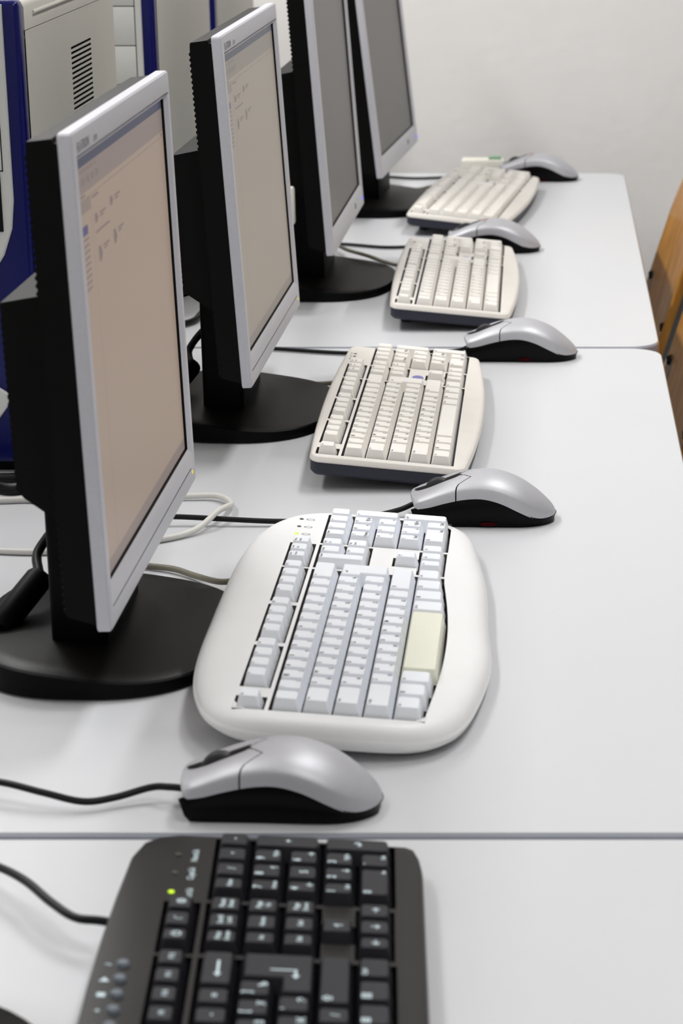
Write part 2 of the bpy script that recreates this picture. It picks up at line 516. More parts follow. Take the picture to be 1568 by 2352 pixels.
def make_keyboard(kind, label, loc, yaw, tilt, fm, outline, prof, top_z, mats, legend_mat, base_prof=None, base_mat=None, led=None, xin=1.0, leg_scale=1.0, group=None):
    case_m, key_m, well_m = mats
    root = thing('keyboard', label, 'keyboard', loc, (tilt, 0, R(90) + yaw), group)
    ox = -TOTAL / 2 * U
    keys = layout(kind)
    kb = key_m
    e = 0.0014
    def rect(x0, x1, y0, y1):
        return [(ox + x0 * U - e, fm + y0 * U - e), (ox + x1 * U + e, fm + y0 * U - e), (ox + x1 * U + e, fm + y1 * U + e), (ox + x0 * U - e, fm + y1 * U + e)]
    fy = 5.28; fh = 0.86 if kind == 'black' else 0.9
    holes = []
    # main block, its front following the bow of the space row
    fr = [(ox + x * U / 2, fm - e - (bow(x / 2) if kind == 'white' else 0)) for x in range(0, 31, 1)]
    fr[0] = (fr[0][0] - e, fr[0][1]); fr[-1] = (fr[-1][0] + e, fr[-1][1])
    holes.append(fr + [(ox + 15 * U + e, fm + 5 * U + e), (ox - e, fm + 5 * U + e)])
    for a, b in ((0, 1), (2, 6), (6.5, 10.5), (11, 15), (15.2 + (0.1 if kind != 'white' else 0.1), 18.2)):
        holes.append(rect(a, b, fy, fy + fh))
    nlow = 2 if kind == 'black' else 3
    nx0 = 15.2 + 0.14
    holes.append(rect(nx0, 18.2, nlow, 5))
    T = [(15.34, 0), (18.2, 0), (18.2, 1), (17.2, 1), (17.2, 2), (16.2, 2), (16.2, 1), (15.34, 1)]
    tp = [(ox + x * U, fm + y * U) for x, y in T]
    holes.append(offset_poly(tp, -0.0010) if kind != 'black' or True else tp)
    if kind == 'black':   # keep a rib between the arrow key and the block above
        holes[-1] = offset_poly([(x, min(y, fm + 1.93 * U)) for x, y in tp], -0.0006)
    holes.append(rect(18.4 + 0.13, 22.4, 0, 5))
    # case: rounded shell, then the flat top with the wells
    def inset(d):
        if xin == 1.0: return offset_poly(outline, d)
        xs = [p[0] for p in outline]; ys_ = [p[1] for p in outline]
        mx, hx, my, hy = (max(xs) + min(xs)) / 2, (max(xs) - min(xs)) / 2, (max(ys_) + min(ys_)) / 2, (max(ys_) - min(ys_)) / 2
        return [(mx + (p[0] - mx) * (1 - d * xin / hx), my + (p[1] - my) * (1 - d / hy)) for p in outline]
    rings = [[(p[0], p[1], z) for p in inset(d)] for d, z in prof]
    V, Fs = loft(rings, True, False)
    fi = [0] * len(Fs)
    pv, pf, pi = plate([(p[0], p[1]) for p in rings[-1]], holes, top_z, 0.0075)
    b = len(V); V += pv; Fs += [tuple(i + b for i in f) for f in pf]; fi += pi
    me = bpy.data.meshes.new('case')
    me.from_pydata(V, [], Fs)
    me.materials.append(case_m); me.materials.append(well_m)
    me.polygons.foreach_set('material_index', fi)
    bm = bmesh.new(); bm.from_mesh(me)
    bmesh.ops.remove_doubles(bm, verts=bm.verts, dist=1e-5)
    bmesh.ops.recalc_face_normals(bm, faces=bm.faces)
    bm.to_mesh(me); bm.free()
    me.shade_smooth(); me.set_sharp_from_angle(angle=R(28)); me.update()
    obj('case', me, root)
    if base_prof:
        rings = [[(p[0], p[1], z) for p in offset_poly(outline, d)] for d, z in base_prof]
        V, Fs = loft(rings)
        obj('base_shell', new_mesh('base_shell', V, Fs, base_mat, smooth=30), root)
    # folded-out feet at the back
    ys = [p[1] for p in outline]
    back = max(ys)
    for fx in (-0.155, 0.155):
        yb = back - 0.022
        zt = yb * math.tan(tilt)
        obj('foot', box('foot', fx - 0.012, fx + 0.012, yb - 0.006, yb + 0.004, -zt + 0.0004, 0.004 if base_prof is None else base_prof[0][1] + 0.001, base_mat or case_m, 0.001), root)
    # keys
    zk = top_z - 0.0030
    hg = 0.0102 if kind != 'black' else 0.0088
    pr = Print()
    BOLD[0] = 0.02 if kind == 'black' else 0.008
    ztop = zk + hg + 0.00012
    for k in keys:
        if k[0] == 'enter':
            o = obj('key', enter_mesh(kind, key_m, hg), root, (ox + 15 * U, fm + 2 * U, zk))
            if kind == 'black':
                a0 = ox + 14.0 * U; y0 = fm + 2.5 * U
                pr.poly([(a0 - .0005, y0), (a0 + .0005, y0), (a0 + .0005, y0 + .013), (a0 - .0005, y0 + .013)], ztop)
                pr.poly([(a0, y0), (a0, y0 + .001), (a0 - .006, y0 + .001), (a0 - .006, y0)], ztop)
                pr.poly([(a0 - .0085, y0 + .0005), (a0 - .0052, y0 - .0016), (a0 - .0052, y0 + .0026)], ztop)
            else:
                pr.text('↵', ox + 13.85 * U, fm + 3.75 * U, ztop, .0045 * leg_scale, 'l', 't')
            continue
        x, y, wd, h, a, b2, c = k
        ext = 0.0; m = key_m
        if y == 0 and x < 15 and kind == 'white': ext = bow(x + wd / 2)
        if wd == 6.25 and kind == 'white': m = M['yellowkey']
        kw = wd
        cx = ox + (x + wd / 2) * U
        if x == 15.2 or x == 18.4:      # keep a thin wall between neighbouring blocks
            kw = wd - 0.14; cx += 0.07 * U
        cy = fm + (y + h / 2) * U
        o = obj('key', key_mesh(kw, h, m, 'key', ext, hg), root, (cx, cy, zk))
        if m is M['yellowkey']: o['label'] = 'yellowed space bar'
        tw = kw * U / 2 - 0.0038; t0 = h * U / 2 - 0.0028; t1 = -h * U / 2 + 0.0042 - ext
        if a == '': continue
        sym = len(a) == 1
        s = (0.0044 if sym else 0.0027) * leg_scale
        if kind == 'black':
            s = (0.0062 if sym else 0.0038)
            if b2 and len(b2) > 1 and len(a) > 1:
                pr.text(a, cx, cy + 0.0022, ztop, .0040, 'c', 'c'); pr.text(b2, cx, cy - 0.0022, ztop, .0036, 'c', 'c'); continue
            if wd == 1 and not b2: pr.text(a, cx, cy, ztop, s, 'c', 'c'); continue
            if a == '←' and wd == 2:
                pr.poly([(cx - .007, cy - .0006), (cx + .007, cy - .0006), (cx + .007, cy + .0006), (cx - .007, cy + .0006)], ztop)
                pr.poly([(cx - .0095, cy), (cx - .006, cy - .002), (cx - .006, cy + .002)], ztop); continue
            pr.text(a, cx - tw, cy + t0, ztop, s, 'l', 't')
            if b2: pr.text(b2, cx + tw, cy + t1, ztop, s * .9 if len(b2) == 1 else .0034, 'r', 'b')
            continue
        if b2 and len(b2) > 1 and len(a) > 1:
            pr.text(a, cx - tw, cy + t0, ztop, s * .95, 'l', 't'); pr.text(b2, cx - tw, cy + t0 - 0.0036, ztop, s * .95, 'l', 't'); continue
        pr.text(a, cx - tw, cy + t0, ztop, s, 'l', 't')
        if b2: pr.text(b2, cx + tw, cy + t1, ztop, s * .9 if len(b2) == 1 else s * 1.0, 'r', 'b')
    lg = pr.build('key_legend', legend_mat, root); lg['kind'] = 'stuff'
    # indicator lights at the back right corner
    if led:
        for i, (lx, ly, on) in enumerate(led):
            o = obj('indicator_light', cyl_me('indicator_light', 0.0016, 0.0006, M['ledg'] if on else M['ledd'], 12), root, (lx, ly, top_z - 0.0001))
            if on: o['label'] = 'lit yellow-green indicator light'
    return root

def cord(parent, name, pts, r, m, z=None):
    P = [Vector((p[0], p[1], TT + (p[2] if len(p) > 2 else r + 0.0004))) for p in pts]
    return world_child(name, tube_me(name, P, r, m), parent)

# white keyboard: rounded body with swollen wrist side
def white_outline(D=0.192, hw=0.2295):
    P = []
    N = 160
    for i in range(N):
        a = 2 * math.pi * i / N
        n = 5.0
        cx = math.copysign(abs(math.cos(a)) ** (2 / n), math.cos(a)); cy = math.copysign(abs(math.sin(a)) ** (2 / n), math.sin(a))
        x = cx * hw; y = D / 2 + cy * D / 2
        if cy < 0:      # wavy wrist side: full in the middle of the letters, drawn in beside the arrows
            y += -0.006 * math.exp(-((x + 0.075) / 0.07) ** 2) * abs(cy) + 0.006 * math.exp(-((x - 0.16) / 0.06) ** 2) * abs(cy)
        else:
            y += -0.010 * (abs(x) / hw) ** 3 * abs(cy)
        P.append((x - 0.002, y))
    return P

def beige_outline(D=0.1355, hw=0.2215, fb=0.011, bb=0.006, r=0.011):
    P = []
    n = 24
    def front(x): return -fb * (1 - (x / hw) ** 2)
    def backy(x): return D + bb * (1 - (x / hw) ** 2)
    for i in range(n + 1):
        x = -hw + r + (2 * hw - 2 * r) * i / n
        P.append((x, front(x)))
    for k in range(1, 5):
        a = R(-90 + 90 * k / 5); P.append((hw - r + r * math.cos(a), r + r * math.sin(a) + front(hw - r)))
    P.append((hw, D / 2))
    for k in range(1, 5):
        a = R(0 + 90 * k / 5); P.append((hw - r + r * math.cos(a), D - r + r * math.sin(a)))
    for i in range(n + 1):
        x = hw - r - (2 * hw - 2 * r) * i / n
        P.append((x, backy(x)))
    for k in range(1, 5):
        a = R(90 + 90 * k / 5); P.append((-hw + r + r * math.cos(a), D - r + r * math.sin(a)))
    P.append((-hw, D / 2))
    for k in range(1, 5):
        a = R(180 + 90 * k / 5); P.append((-hw + r + r * math.cos(a), r + r * math.sin(a) + front(hw - r)))
    return P

WPROF = [(0.016, 0.0008), (0.006, 0.0022), (0.0012, 0.0050), (0.0, 0.0082), (0.0006, 0.0098), (0.0012, 0.0104), (0.0014, 0.0112), (0.0030, 0.0138), (0.0060, 0.0162), (0.010, 0.0180), (0.015, 0.0190), (0.020, 0.0194)]
kw = make_keyboard('white', 'bright white keyboard with large rounded body and yellowed space bar', (-0.046, 0.338, TT), 0, R(4.6), 0.035,
                   white_outline(), WPROF, 0.0194, (M['white'], M['whitekey'], M['well']), M['ink'], xin=0.38,
                   led=[(0.197, 0.1517, False), (0.177, 0.1517, False), (0.158, 0.1517, True)])
BPROF = [(0.0030, 0.0138), (0.0008, 0.0142), (0.0, 0.0152), (0.0004, 0.0170), (0.0016, 0.0192), (0.0032, 0.0202), (0.0046, 0.0205)]
BBASE = [(0.010, 0.0010), (0.004, 0.0024), (0.0014, 0.0050), (0.0010, 0.0144)]
bled = lambda: [(0.181, 0.1270, False), (0.169, 0.1270, False), (0.157, 0.1270, True)]
k2 = make_keyboard('beige', 'ivory keyboard beside the second lit monitor, violet oval on its case', (-0.0750, 0.944, TT), 0, R(5.6), 0.012,
                   beige_outline(), BPROF, 0.0205, (M['beige'], M['beigekey'], M['well']), M['ink'], BBASE, M['kbase'], bled(), group='ivory keyboards with dark bases')
k3 = make_keyboard('beige', 'ivory keyboard in front of the nearer dark monitor', (-0.0490, 1.606, TT), R(0.4), R(5.6), 0.012,
                   beige_outline(), BPROF, 0.0205, (M['beige'], M['beigekey'], M['well']), M['ink'], BBASE, M['kbase'], bled(), group='ivory keyboards with dark bases')
k4 = make_keyboard('beige', 'farthest ivory keyboard, turned askew in front of the last dark monitor', (-0.0423, 2.222, TT), R(-6.5), R(5.6), 0.012,
                   beige_outline(), BPROF, 0.0205, (M['beige'], M['beigekey'], M['well']), M['ink'], BBASE, M['kbase'], bled(), group='ivory keyboards with dark bases')

def black_outline():
    hn = 0.224; hf = 0.2190; D = 0.155
    P = [(-hn, 0.012), (-hn + 0.012, 0.0)]
    P += [(x, 0.0) for x in (-0.1, 0, 0.1)]
    P += [(hf - 0.030, 0.0), (hf - 0.014, 0.0015), (hf - 0.004, 0.004), (hf, 0.009)]
    P += [(hf + 0.001, 0.05), (hf + 0.0015, 0.09), (hf + 0.001, D - 0.022), (hf - 0.003, D - 0.010), (hf - 0.012, D - 0.002)]
    for i in range(9):
        x = hf - 0.03 - (hn + hf - 0.06) * i / 8
        P.append((x, D + 0.010 * (1 - (x / hn) ** 2)))
    P += [(-hn + 0.014, D - 0.002), (-hn + 0.004, D - 0.010), (-hn, D - 0.02)]
    return P
KPROF = [(0.006, 0.0012), (0.001, 0.0050), (0.0, 0.0105), (0.0008, 0.0145), (0.0018, 0.0160), (0.0032, 0.0165)]
kbl = make_keyboard('black', 'black keyboard with pale legends at the bottom of the picture', (-0.0565, -0.2690, TT), R(4.0), R(5.0), 0.017,
                    black_outline(), KPROF, 0.0165, (M['kblack'], M['kblackkey'], M['bwell']), M['inkw'],
                    led=[(0.192, 0.1325, False), (0.169, 0.1325, False), (0.1455, 0.1325, True)])
# little round media buttons and print on the black keyboard's back rim
pr = Print()
for i in range(8):
    mx = 0.062 - i * 0.0155
    obj('media_button', cyl_me('media_button', 0.0036, 0.0022, M['media'], 14, 0.0031, 0.0006), kbl, (mx, 0.149, 0.0164))
    pr.text(['♪', '▶', '■', '+', '-', '✉', '⌂', '☆'][i], mx, 0.1562, 0.01662, 0.0052, 'c', 'c')
for lx, s in ((0.192, 'NumLk'), (0.169, 'CapsLk'), (0.1455, 'ScrLk')):
    BOLD[0] = 0.008; pr.text(s, lx, 0.1235, 0.01662, 0.0050, 'c', 'c')
pr.build('panel_print', M['inkw'], kbl)
pr = Print()
for lx in (0.197, 0.177, 0.158):
    for k in range(10):
        a0, a1 = 2 * math.pi * k / 10, 2 * math.pi * (k + 1) / 10
        pr.poly([(lx + r_ * 0.0022 * math.cos(a), 0.1445 + r_ * 0.0034 * math.sin(a)) for r_, a in ((1, a0), (1, a1), (.8, a1), (.8, a0))], 0.01955)
pr.build('panel_print', M['ink'], kw)
for kk in (k2, k3, k4):
    pr = Print()
    for lx in (0.181, 0.169, 0.157):
        pr.text('Lock', lx - .002, 0.1300, 0.0207, 0.003, 'l', 'b'); 
    pr.build('panel_print', M['ink'], kk)
    o = Print(); o.poly([(0.101 + 0.0105 * math.cos(k * math.pi / 12), 0.0585 + 0.0058 * math.sin(k * math.pi / 12)) for k in range(24)], 0.0207)
    o.build('badge', M['logo'], kk)['label'] = 'violet oval badge'

cord(kw, 'cord', [(-0.232, 0.440, .012), (-0.250, 0.448, .008), (-0.272, 0.475, .004), (-0.291, 0.492, .004), (-0.313, 0.503, .003), (-0.36, 0.52, .003)], 0.0024, M['cordg'])
cord(k2, 'cord', [(-0.200, 1.090, .014), (-0.225, 1.099, .008), (-0.251, 1.111, .005), (-0.276, 1.136, .005), (-0.3, 1.150, .003), (-0.35, 1.17, .003)], 0.0024, M['cordg'])
cord(k3, 'cord', [(-0.175, 1.762, .012), (-0.194, 1.757, .008), (-0.212, 1.748, .014), (-0.232, 1.755, .020), (-0.263, 1.80, .020), (-0.284, 1.88, .012), (-0.31, 1.95, .003)], 0.0024, M['cordg'])
cord(k4, 'cord', [(-0.170, 2.412, .012), (-0.187, 2.417, .008), (-0.211, 2.422, .004), (-0.262, 2.471, .003), (-0.31, 2.49, .003)], 0.0024, M['cordg'])
cord(kbl, 'cord', [(-0.214, -0.148, .016), (-0.232, -0.146, .018), (-0.246, -0.142, .018), (-0.262, -0.124, .018), (-0.281, -0.098, .018), (-0.302, -0.075, .016), (-0.34, -0.03, .004)], 0.0024, M['cordb'])

# ------------------------------------------------------------------ mice
def interp(T, u):
    for (a, va), (b, vb) in zip(T, T[1:]):
        if u <= b:
            t = (u - a) / (b - a) if b > a else 0
            return va + (vb - va) * t
    return T[-1][1]
def smooth_table(T, n=60):
    xs = [t[0] for t in T]; pts = spline([Vector((a, b, 0)) for a, b in T], 10)
    return [(p.x, p.y) for p in pts]
ZE = smooth_table([(0, .0142), (.12, .0162), (.25, .0202), (.38, .0232), (.5, .0236), (.62, .0202), (.74, .0136), (.84, .0078), (.92, .0052), (1, .0056)])
ZTT = smooth_table([(0, .0225), (.1, .0272), (.22, .0330), (.34, .0372), (.46, .0393), (.56, .0394), (.66, .0368), (.76, .0318), (.86, .0240), (.94, .0158), (.98, .0105), (1, .0060)])
WW = smooth_table([(0, .0245), (.08, .0262), (.2, .0268), (.35, .0272), (.5, .0280), (.65, .0290), (.78, .0285), (.88, .0245), (.95, .0170), (.985, .0095), (1, .0010)])
PROFV = [(0, 1), (.2, .985), (.4, .94), (.58, .87), (.72, .785), (.82, .70), (.89, .615), (.94, .53), (.953, .48), (.972, .30), (.985, .10), (.985, 0)]
PV = [(-y, z) for y, z in PROFV[::-1]] + PROFV[1:]
LM = 0.118
def mouse_pt(u, j, sx=1.0, dz=0.0):
    y, zf = PV[j]
    ze, zt, W = interp(ZE, u), interp(ZTT, u), interp(WW, u)
    x = (u - 0.5) * LM
    if u < 0.06: x += 0.004 * (1 - u / 0.06) * (y * y)       # rounded nose in plan
    z = ze + (zt - ze) * zf
    if abs(y) < 0.3 and 0.03 < u < 0.34:                       # groove around the wheel
        z -= 0.0022 * (1 - abs(y) / 0.3) ** 0.7 * math.sin(math.pi * (u - 0.03) / 0.31) ** 0.6
    return (x * sx, y * W * sx, z + dz)
def seam(j):
    y = abs(PV[j][0])
    return 0.315 + 0.095 * math.exp(-((y - 0.40) / 0.24) ** 2) + 0.01 * (1 - y)
def shell(name, f0, f1, n, m, nose=False):
    J = len(PV)
    rings = []
    if nose:
        rings.append([(mouse_pt(0, j)[0] + 0.0015, mouse_pt(0, j)[1] * .96, interp(ZE, 0)) for j in range(J)])
        rings.append([(mouse_pt(0, j)[0] - 0.0006, mouse_pt(0, j)[1] * .985, interp(ZE, 0) + (mouse_pt(0, j)[2] - interp(ZE, 0)) * .8) for j in range(J)])
    for i in range(n + 1):
        rings.append([mouse_pt(f0(j) + (f1(j) - f0(j)) * (i / n if nose else 1 - (1 - i / n) ** 1.8), j) for j in range(J)])
    V, Fs = loft(rings, False, False, closed=False)
    return new_mesh(name, V, Fs, m, smooth=38)
def make_mouse(label, loc, yaw, glow_=True, dot=False, scale=1.0):
    t = thing('computer_mouse', label, 'mouse', loc, (0, 0, yaw), 'silver and black mice')
    t.scale = (scale, scale, scale * 1.03)
    J = len(PV)
    # black lower body, also filling the gap under the shells
    rings = []
    N = 36
    for i in range(N + 1):
        u = 1 - (1 - i / N) ** 1.6
        W = interp(WW, u); ze = interp(ZE, u); x = (u - .5) * LM
        ub = 0.055 + u * 0.93
        Wb = interp(WW, ub)
        r = []
        r.append(((ub - .5) * LM, -Wb * .90, 0.0006)); r.append(((ub - .5) * LM * .6 + x * .4, -Wb * .6 - W * .37, 0.0045)); r.append((x + .0006, -W * .98, ze + .0004))
        for j in range(2, J - 2):
            p = mouse_pt(u, j)
            r.append((p[0] + (.0010 if u < .1 else 0), p[1] * .965, p[2] - 0.0009 if p[2] - 0.0009 > ze else ze + 0.0004))
        r.append((x + .0006, W * .98, ze + .0004)); r.append(((ub - .5) * LM * .6 + x * .4, Wb * .6 + W * .37, 0.0045)); r.append(((ub - .5) * LM, Wb * .90, 0.0006))
        rings.append(r)
    V, Fs = loft(rings)
    obj('base', new_mesh('base', V, Fs, M['mblack'], smooth=50), t)
    obj('button_shell', shell('button_shell', lambda j: 0.0, lambda j: seam(j) - .0045, 16, M['silverm'], nose=True), t)
    obj('palm_shell', shell('palm_shell', lambda j: seam(j) + .0045, lambda j: 1.0, 40, M['silverm']), t)
    # wheel in its dark slot
    uw = .185; zx = interp(ZTT, uw)
    sl = [( .0195 * math.cos(a), .0052 * math.sin(a)) for a in [k * math.pi / 12 for k in range(24)]]
    V = []; Fs = []
    for k, (dx, dy) in enumerate(sl):
        u = uw + dx / LM
        z = interp(ZTT, u) - 0.0022 * math.sin(math.pi * min(max((u - .03) / .31, 0), 1)) ** .6 + .0008
        V.append(((uw - .5) * LM + dx, dy, z))
    Fs.append(tuple(range(24)))
    obj('wheel_slot', new_mesh('wheel_slot', V, Fs, M['gap']), t)
    wr, ww = .0125, .0039
    rings = [[(rr * math.cos(2 * math.pi * k / 28), yy, rr * math.sin(2 * math.pi * k / 28)) for k in range(28)] for yy, rr in ((-ww, wr * .86), (-ww * .7, wr * .97), (0, wr), (ww * .7, wr * .97), (ww, wr * .86))]
    V, Fs = loft(rings)
    obj('scroll_wheel', new_mesh('scroll_wheel', V, Fs, M['wheel'], smooth=50), t, ((uw - .5) * LM + .001, 0, zx - wr + .0030))
    if glow_:
        for gx, gz, s in ((0.004, 0.0036, 1.0),):
            u = gx / LM + .5
            me = new_mesh('sensor_glow', [(gx + .007 * s * math.cos(k * math.pi / 8), -interp(WW, u) * .965 - .0009, gz + .0016 * math.sin(k * math.pi / 8)) for k in range(16)], [tuple(range(16))], M['ledr'])
            o = obj('sensor_glow', me, t); o['label'] = 'faint red light through the base'
    if dot:
        u = .40
        me = new_mesh('logo', [((u - .5) * LM + .0040 * math.cos(k * math.pi / 8), .0030 * math.sin(k * math.pi / 8), interp(ZTT, u + .034 * math.cos(k * math.pi / 8)) + .0003) for k in range(16)], [tuple(range(16))], M['redp'])
        obj('logo', me, t)['label'] = 'small red logo'
    return t
m1 = make_mouse('silver mouse in the foreground, beside the desk seam below the white keyboard', (-0.158, 0.042, TT), R(-1), False)
m2 = make_mouse('silver mouse at the far end of the bright white keyboard', (-0.0550, 0.642, TT), R(0), scale=1.02)
m3 = make_mouse('silver mouse at the far edge of the middle desk, past the first ivory keyboard', (-0.031, 1.256, TT), R(0), scale=1.035)
m4 = make_mouse('silver mouse between the second and third ivory keyboards, with red logo', (-0.074, 1.910, TT), R(-1), True, True, 1.05)
m5 = make_mouse('farthest silver mouse, beside the back wall', (-0.016, 2.548, TT), R(-1), True, True, 1.055)
cord(m1, 'cord', [(-0.213, 0.043, .011), (-0.226, 0.046, .011), (-0.238, 0.050, .009), (-0.258, 0.042, .006), (-0.276, 0.036, .006), (-0.30, 0.040, .010), (-0.331, 0.052, .012), (-0.36, 0.066, .004)], 0.0022, M['cordb'])
cord(m2, 'cord', [(-0.112, 0.649, .012), (-0.127, 0.647, .006), (-0.150, 0.640, .003), (-0.19, 0.627, .003), (-0.233, 0.620, .0045), (-0.31, 0.621, .008), (-0.345, 0.616, .008), (-0.38, 0.61, .003)], 0.0022, M['cordb'])
cord(m3, 'cord', [(-0.087, 1.256, .012), (-0.100, 1.262, .006), (-0.125, 1.268, .003), (-0.17, 1.268, .003), (-0.219, 1.262, .003), (-0.299, 1.284, .003), (-0.34, 1.295, .003)], 0.0022, M['cordb'])
cord(m4, 'cord', [(-0.130, 1.911, .012), (-0.145, 1.913, .006), (-0.189, 1.919, .003), (-0.225, 1.916, .003), (-0.279, 1.939, .003), (-0.34, 1.945, .003)], 0.0022, M['cordb'])
cord(m5, 'cord', [(-0.073, 2.549, .012), (-0.090, 2.552, .006), (-0.169, 2.552, .003), (-0.218, 2.543, .003), (-0.268, 2.562, .003), (-0.33, 2.57, .003)], 0.0022, M['cordb'])

# ------------------------------------------------------------------ monitors
def ribbed(x, z0, z1, pitch=0.0048, amp=0.0011):
    P = []
    n = int(round(abs(z1 - z0) / pitch)); s = (z1 - z0) / n
    for i in range(n):
        P += [(x, z0 + s * (i + .12)), (x - amp, z0 + s * (i + .38)), (x - amp, z0 + s * (i + .62)), (x, z0 + s * (i + .88))]
    return P

def make_monitor(label, loc, yaw, W, H, tilt, lit, xf=0.0135, foot=1.0):
    t = thing('monitor', label, 'monitor', loc, (0, 0, yaw), 'silver framed flat monitors')
    zb = 0.07
    kw_ = dict(loc=(xf, 0, zb), rot=(0, -tilt, 0))
    hw = W / 2
    bs, bt, bb = 0.0145, 0.0185, 0.0275
    # silver frame: outer ring, front face with opening, inner chamfer
    outer = [(-hw, 0), (hw, 0), (hw, H), (-hw, H)]
    def rr(d, x, r=0.003):
        return [(x, p[0], p[1]) for p in rrect(-hw + d, hw - d, d, H - d, r, 3)]
    inner = lambda d, x: [(x, p[0], p[1]) for p in rrect(-hw + bs + d, hw - bs - d, bb + d, H - bt - d, 0.0008, 3)]
    rings = [rr(0.001, -0.0092), rr(0.0, -0.0085), rr(0.0, -0.0012), rr(0.0012, 0.0), inner(-0.004, 0.0), inner(0.0, -0.0024), inner(0.0005, -0.0026)]
    V, Fs = loft(rings, False, False)
    obj('bezel', new_mesh('bezel', V, Fs, M['silver'], smooth=30), t, **kw_)
    iw = hw - bs; z0, z1 = bb, H - bt
    key = {'warm': 'scr1', 'pale': 'scr2'}.get(lit)
    if True:
        V, Fs = loft([inner(0.0004, -0.0025), inner(0.0004, -0.0044), inner(0.0014, -0.0044)], False, False)
        obj('panel_edge', new_mesh('panel_edge', V, Fs, M['gap']), t, **kw_)
    s = obj('screen', box('screen', -0.0085, -0.0045, -iw - 0.001, iw + 0.001, z0 - 0.001, z1 + 0.001, M[key] if lit else M['screen_off']), t, **kw_)
    if lit:
        def quads(L, name, m, dx=0.00012):
            V = []; Fs = []
            for (a, b, c, d) in L:     # fractions from the screen's left and top
                k = len(V)
                ya, yb = -iw + .0016 + a * (2 * iw - .0032), -iw + .0016 + b * (2 * iw - .0032); za, zb_ = z1 - .0016 - c * (z1 - z0 - .0032), z1 - .0016 - d * (z1 - z0 - .0032)
                V += [(-0.0045 + dx, ya, zb_), (-0.0045 + dx, yb, zb_), (-0.0045 + dx, yb, za), (-0.0045 + dx, ya, za)]
                Fs.append((k, k + 1, k + 2, k + 3))
            me = bpy.data.meshes.new(name); me.from_pydata(V, [], Fs); me.materials.append(m); me.update()
            return obj(name, me, s)
        quads([(0, 1, 0.0, 0.022)], 'title_bar', M[key + 'bar'])
        quads([(0, 1, 0.022, 0.084)], 'toolbar', M[key + 'tool'])
        quads([(0, 0.14, 0.100, 0.130)], 'side_heading', M[key + 'tool'])
        quads([(0, 1, 0.968, 1.0)], 'task_bar', M[key + 'tool'])
        txt = [(0.03, 0.09, 0.087, 0.093), (0.155, 0.22, 0.104, 0.110), (0.17, 0.31, 0.192, 0.197), (0, 1, 0.0970, 0.0982), (0.142, 0.1435, 0.1, 0.968), (0.965, 0.985, 0.087, 0.094), (0.93, 0.985, 0.979, 0.986)]
        for i in range(6): txt.append((0.02 + i * .035, 0.042 + i * .035, 0.030, 0.036))
        for i in range(5): txt.append((0.03 + i * .045, 0.052 + i * .045, 0.050, 0.066))
        for i in range(9): txt.append((0.035, 0.10, 0.188 + i * 0.0145, 0.193 + i * 0.0145))
        for (x, y, hh) in ((0.17, 0.150, .022), (0.33, 0.140, .022), (0.185, 0.232, .036), (0.345, 0.224, .036)):
            txt += [(x, x + .022, y, y + hh), (x + .010, x + .030, y + hh * .3, y + hh * .75), (x + .05, x + .11, y + .004, y + .009), (x + .05, x + .09, y + .012, y + .016)]
        quads(txt, 'screen_text', M[key + 'txt'], 0.0003)['kind'] = 'stuff'
        quads([(0.03, 0.095, 0.158, 0.180)], 'selection', M[key + 'sel'], 0.0003)
        # printing on the frame
        p = Print(); p.text('FLATRON', -hw + 0.014, H - 0.0135, 0, 0.0085); p.text('L1510', -hw + 0.064, H - 0.0132, 0, 0.0050)
        o = p.build('frame_print', M['inkl'], t)
        o.data.transform(Matrix(((0, 0, 1, 0.00015), (1, 0, 0, 0), (0, 1, 0, 0), (0, 0, 0, 1))))
        o.location = kw_['loc']; o.rotation_euler = kw_['rot']
        obj('groove', box('groove', -0.0002, 0.00012, -hw + .012, hw - .020, 0.0135, 0.0142, M['gap']), t, **kw_)
        obj('groove', box('groove', -0.0002, 0.00012, -hw + .010, hw - .006, H - 0.0162, H - 0.0156, M['ink']), t, **kw_)
    else:
        obj('power_button', box('power_button', -0.0002, 0.0004, hw - .112, hw - .104, 0.011, 0.018, M['ink'], 0.0001), t, **kw_)
    o = obj('power_light', box('power_light', -0.001, 0.0006, hw - (.0165 if lit else .0175), hw - (.0140 if lit else .0125), 0.0085, (0.0112 if lit else 0.0125), M['ledy'] if lit else M['ledb'], 0.0003), t, **kw_)
    o['label'] = 'lit yellow power light' if lit else 'lit blue power light'
    # black housing with ribbed back
    tz = H - 0.006
    P = [(-0.0085, 0.004), (-0.0270, 0.010)] + ribbed(-0.0285, 0.012, tz - 0.006) + [(-0.0282, tz - 0.001), (-0.0276, tz + 0.0015), (-0.0130, tz + 0.0028), (-0.0115, tz), (-0.0085, tz)]
    obj('rear_housing', prism('rear_housing', P, -hw + .002, hw - .002, M['housing']), t, **kw_)
    P = [(-0.0270, 0.062), (-0.0310, 0.066), (-0.0530, 0.083)] + ribbed(-0.0570, 0.088, 0.200) + [(-0.0575, 0.2085), (-0.0270, 0.2130)]
    obj('rear_bulge', prism('rear_bulge', P, -hw + .022, hw - .022, M['housing'], bev=0.0006), t, **kw_)
    # column and foot
    bm_ = box('column', -0.040, -0.001, -0.062, 0.062, 0.010, 0.150, M['black'], 0.004, 3)
    obj('column', bm_, t, (-0.012, 0, 0))
    N = 64
    rings = []
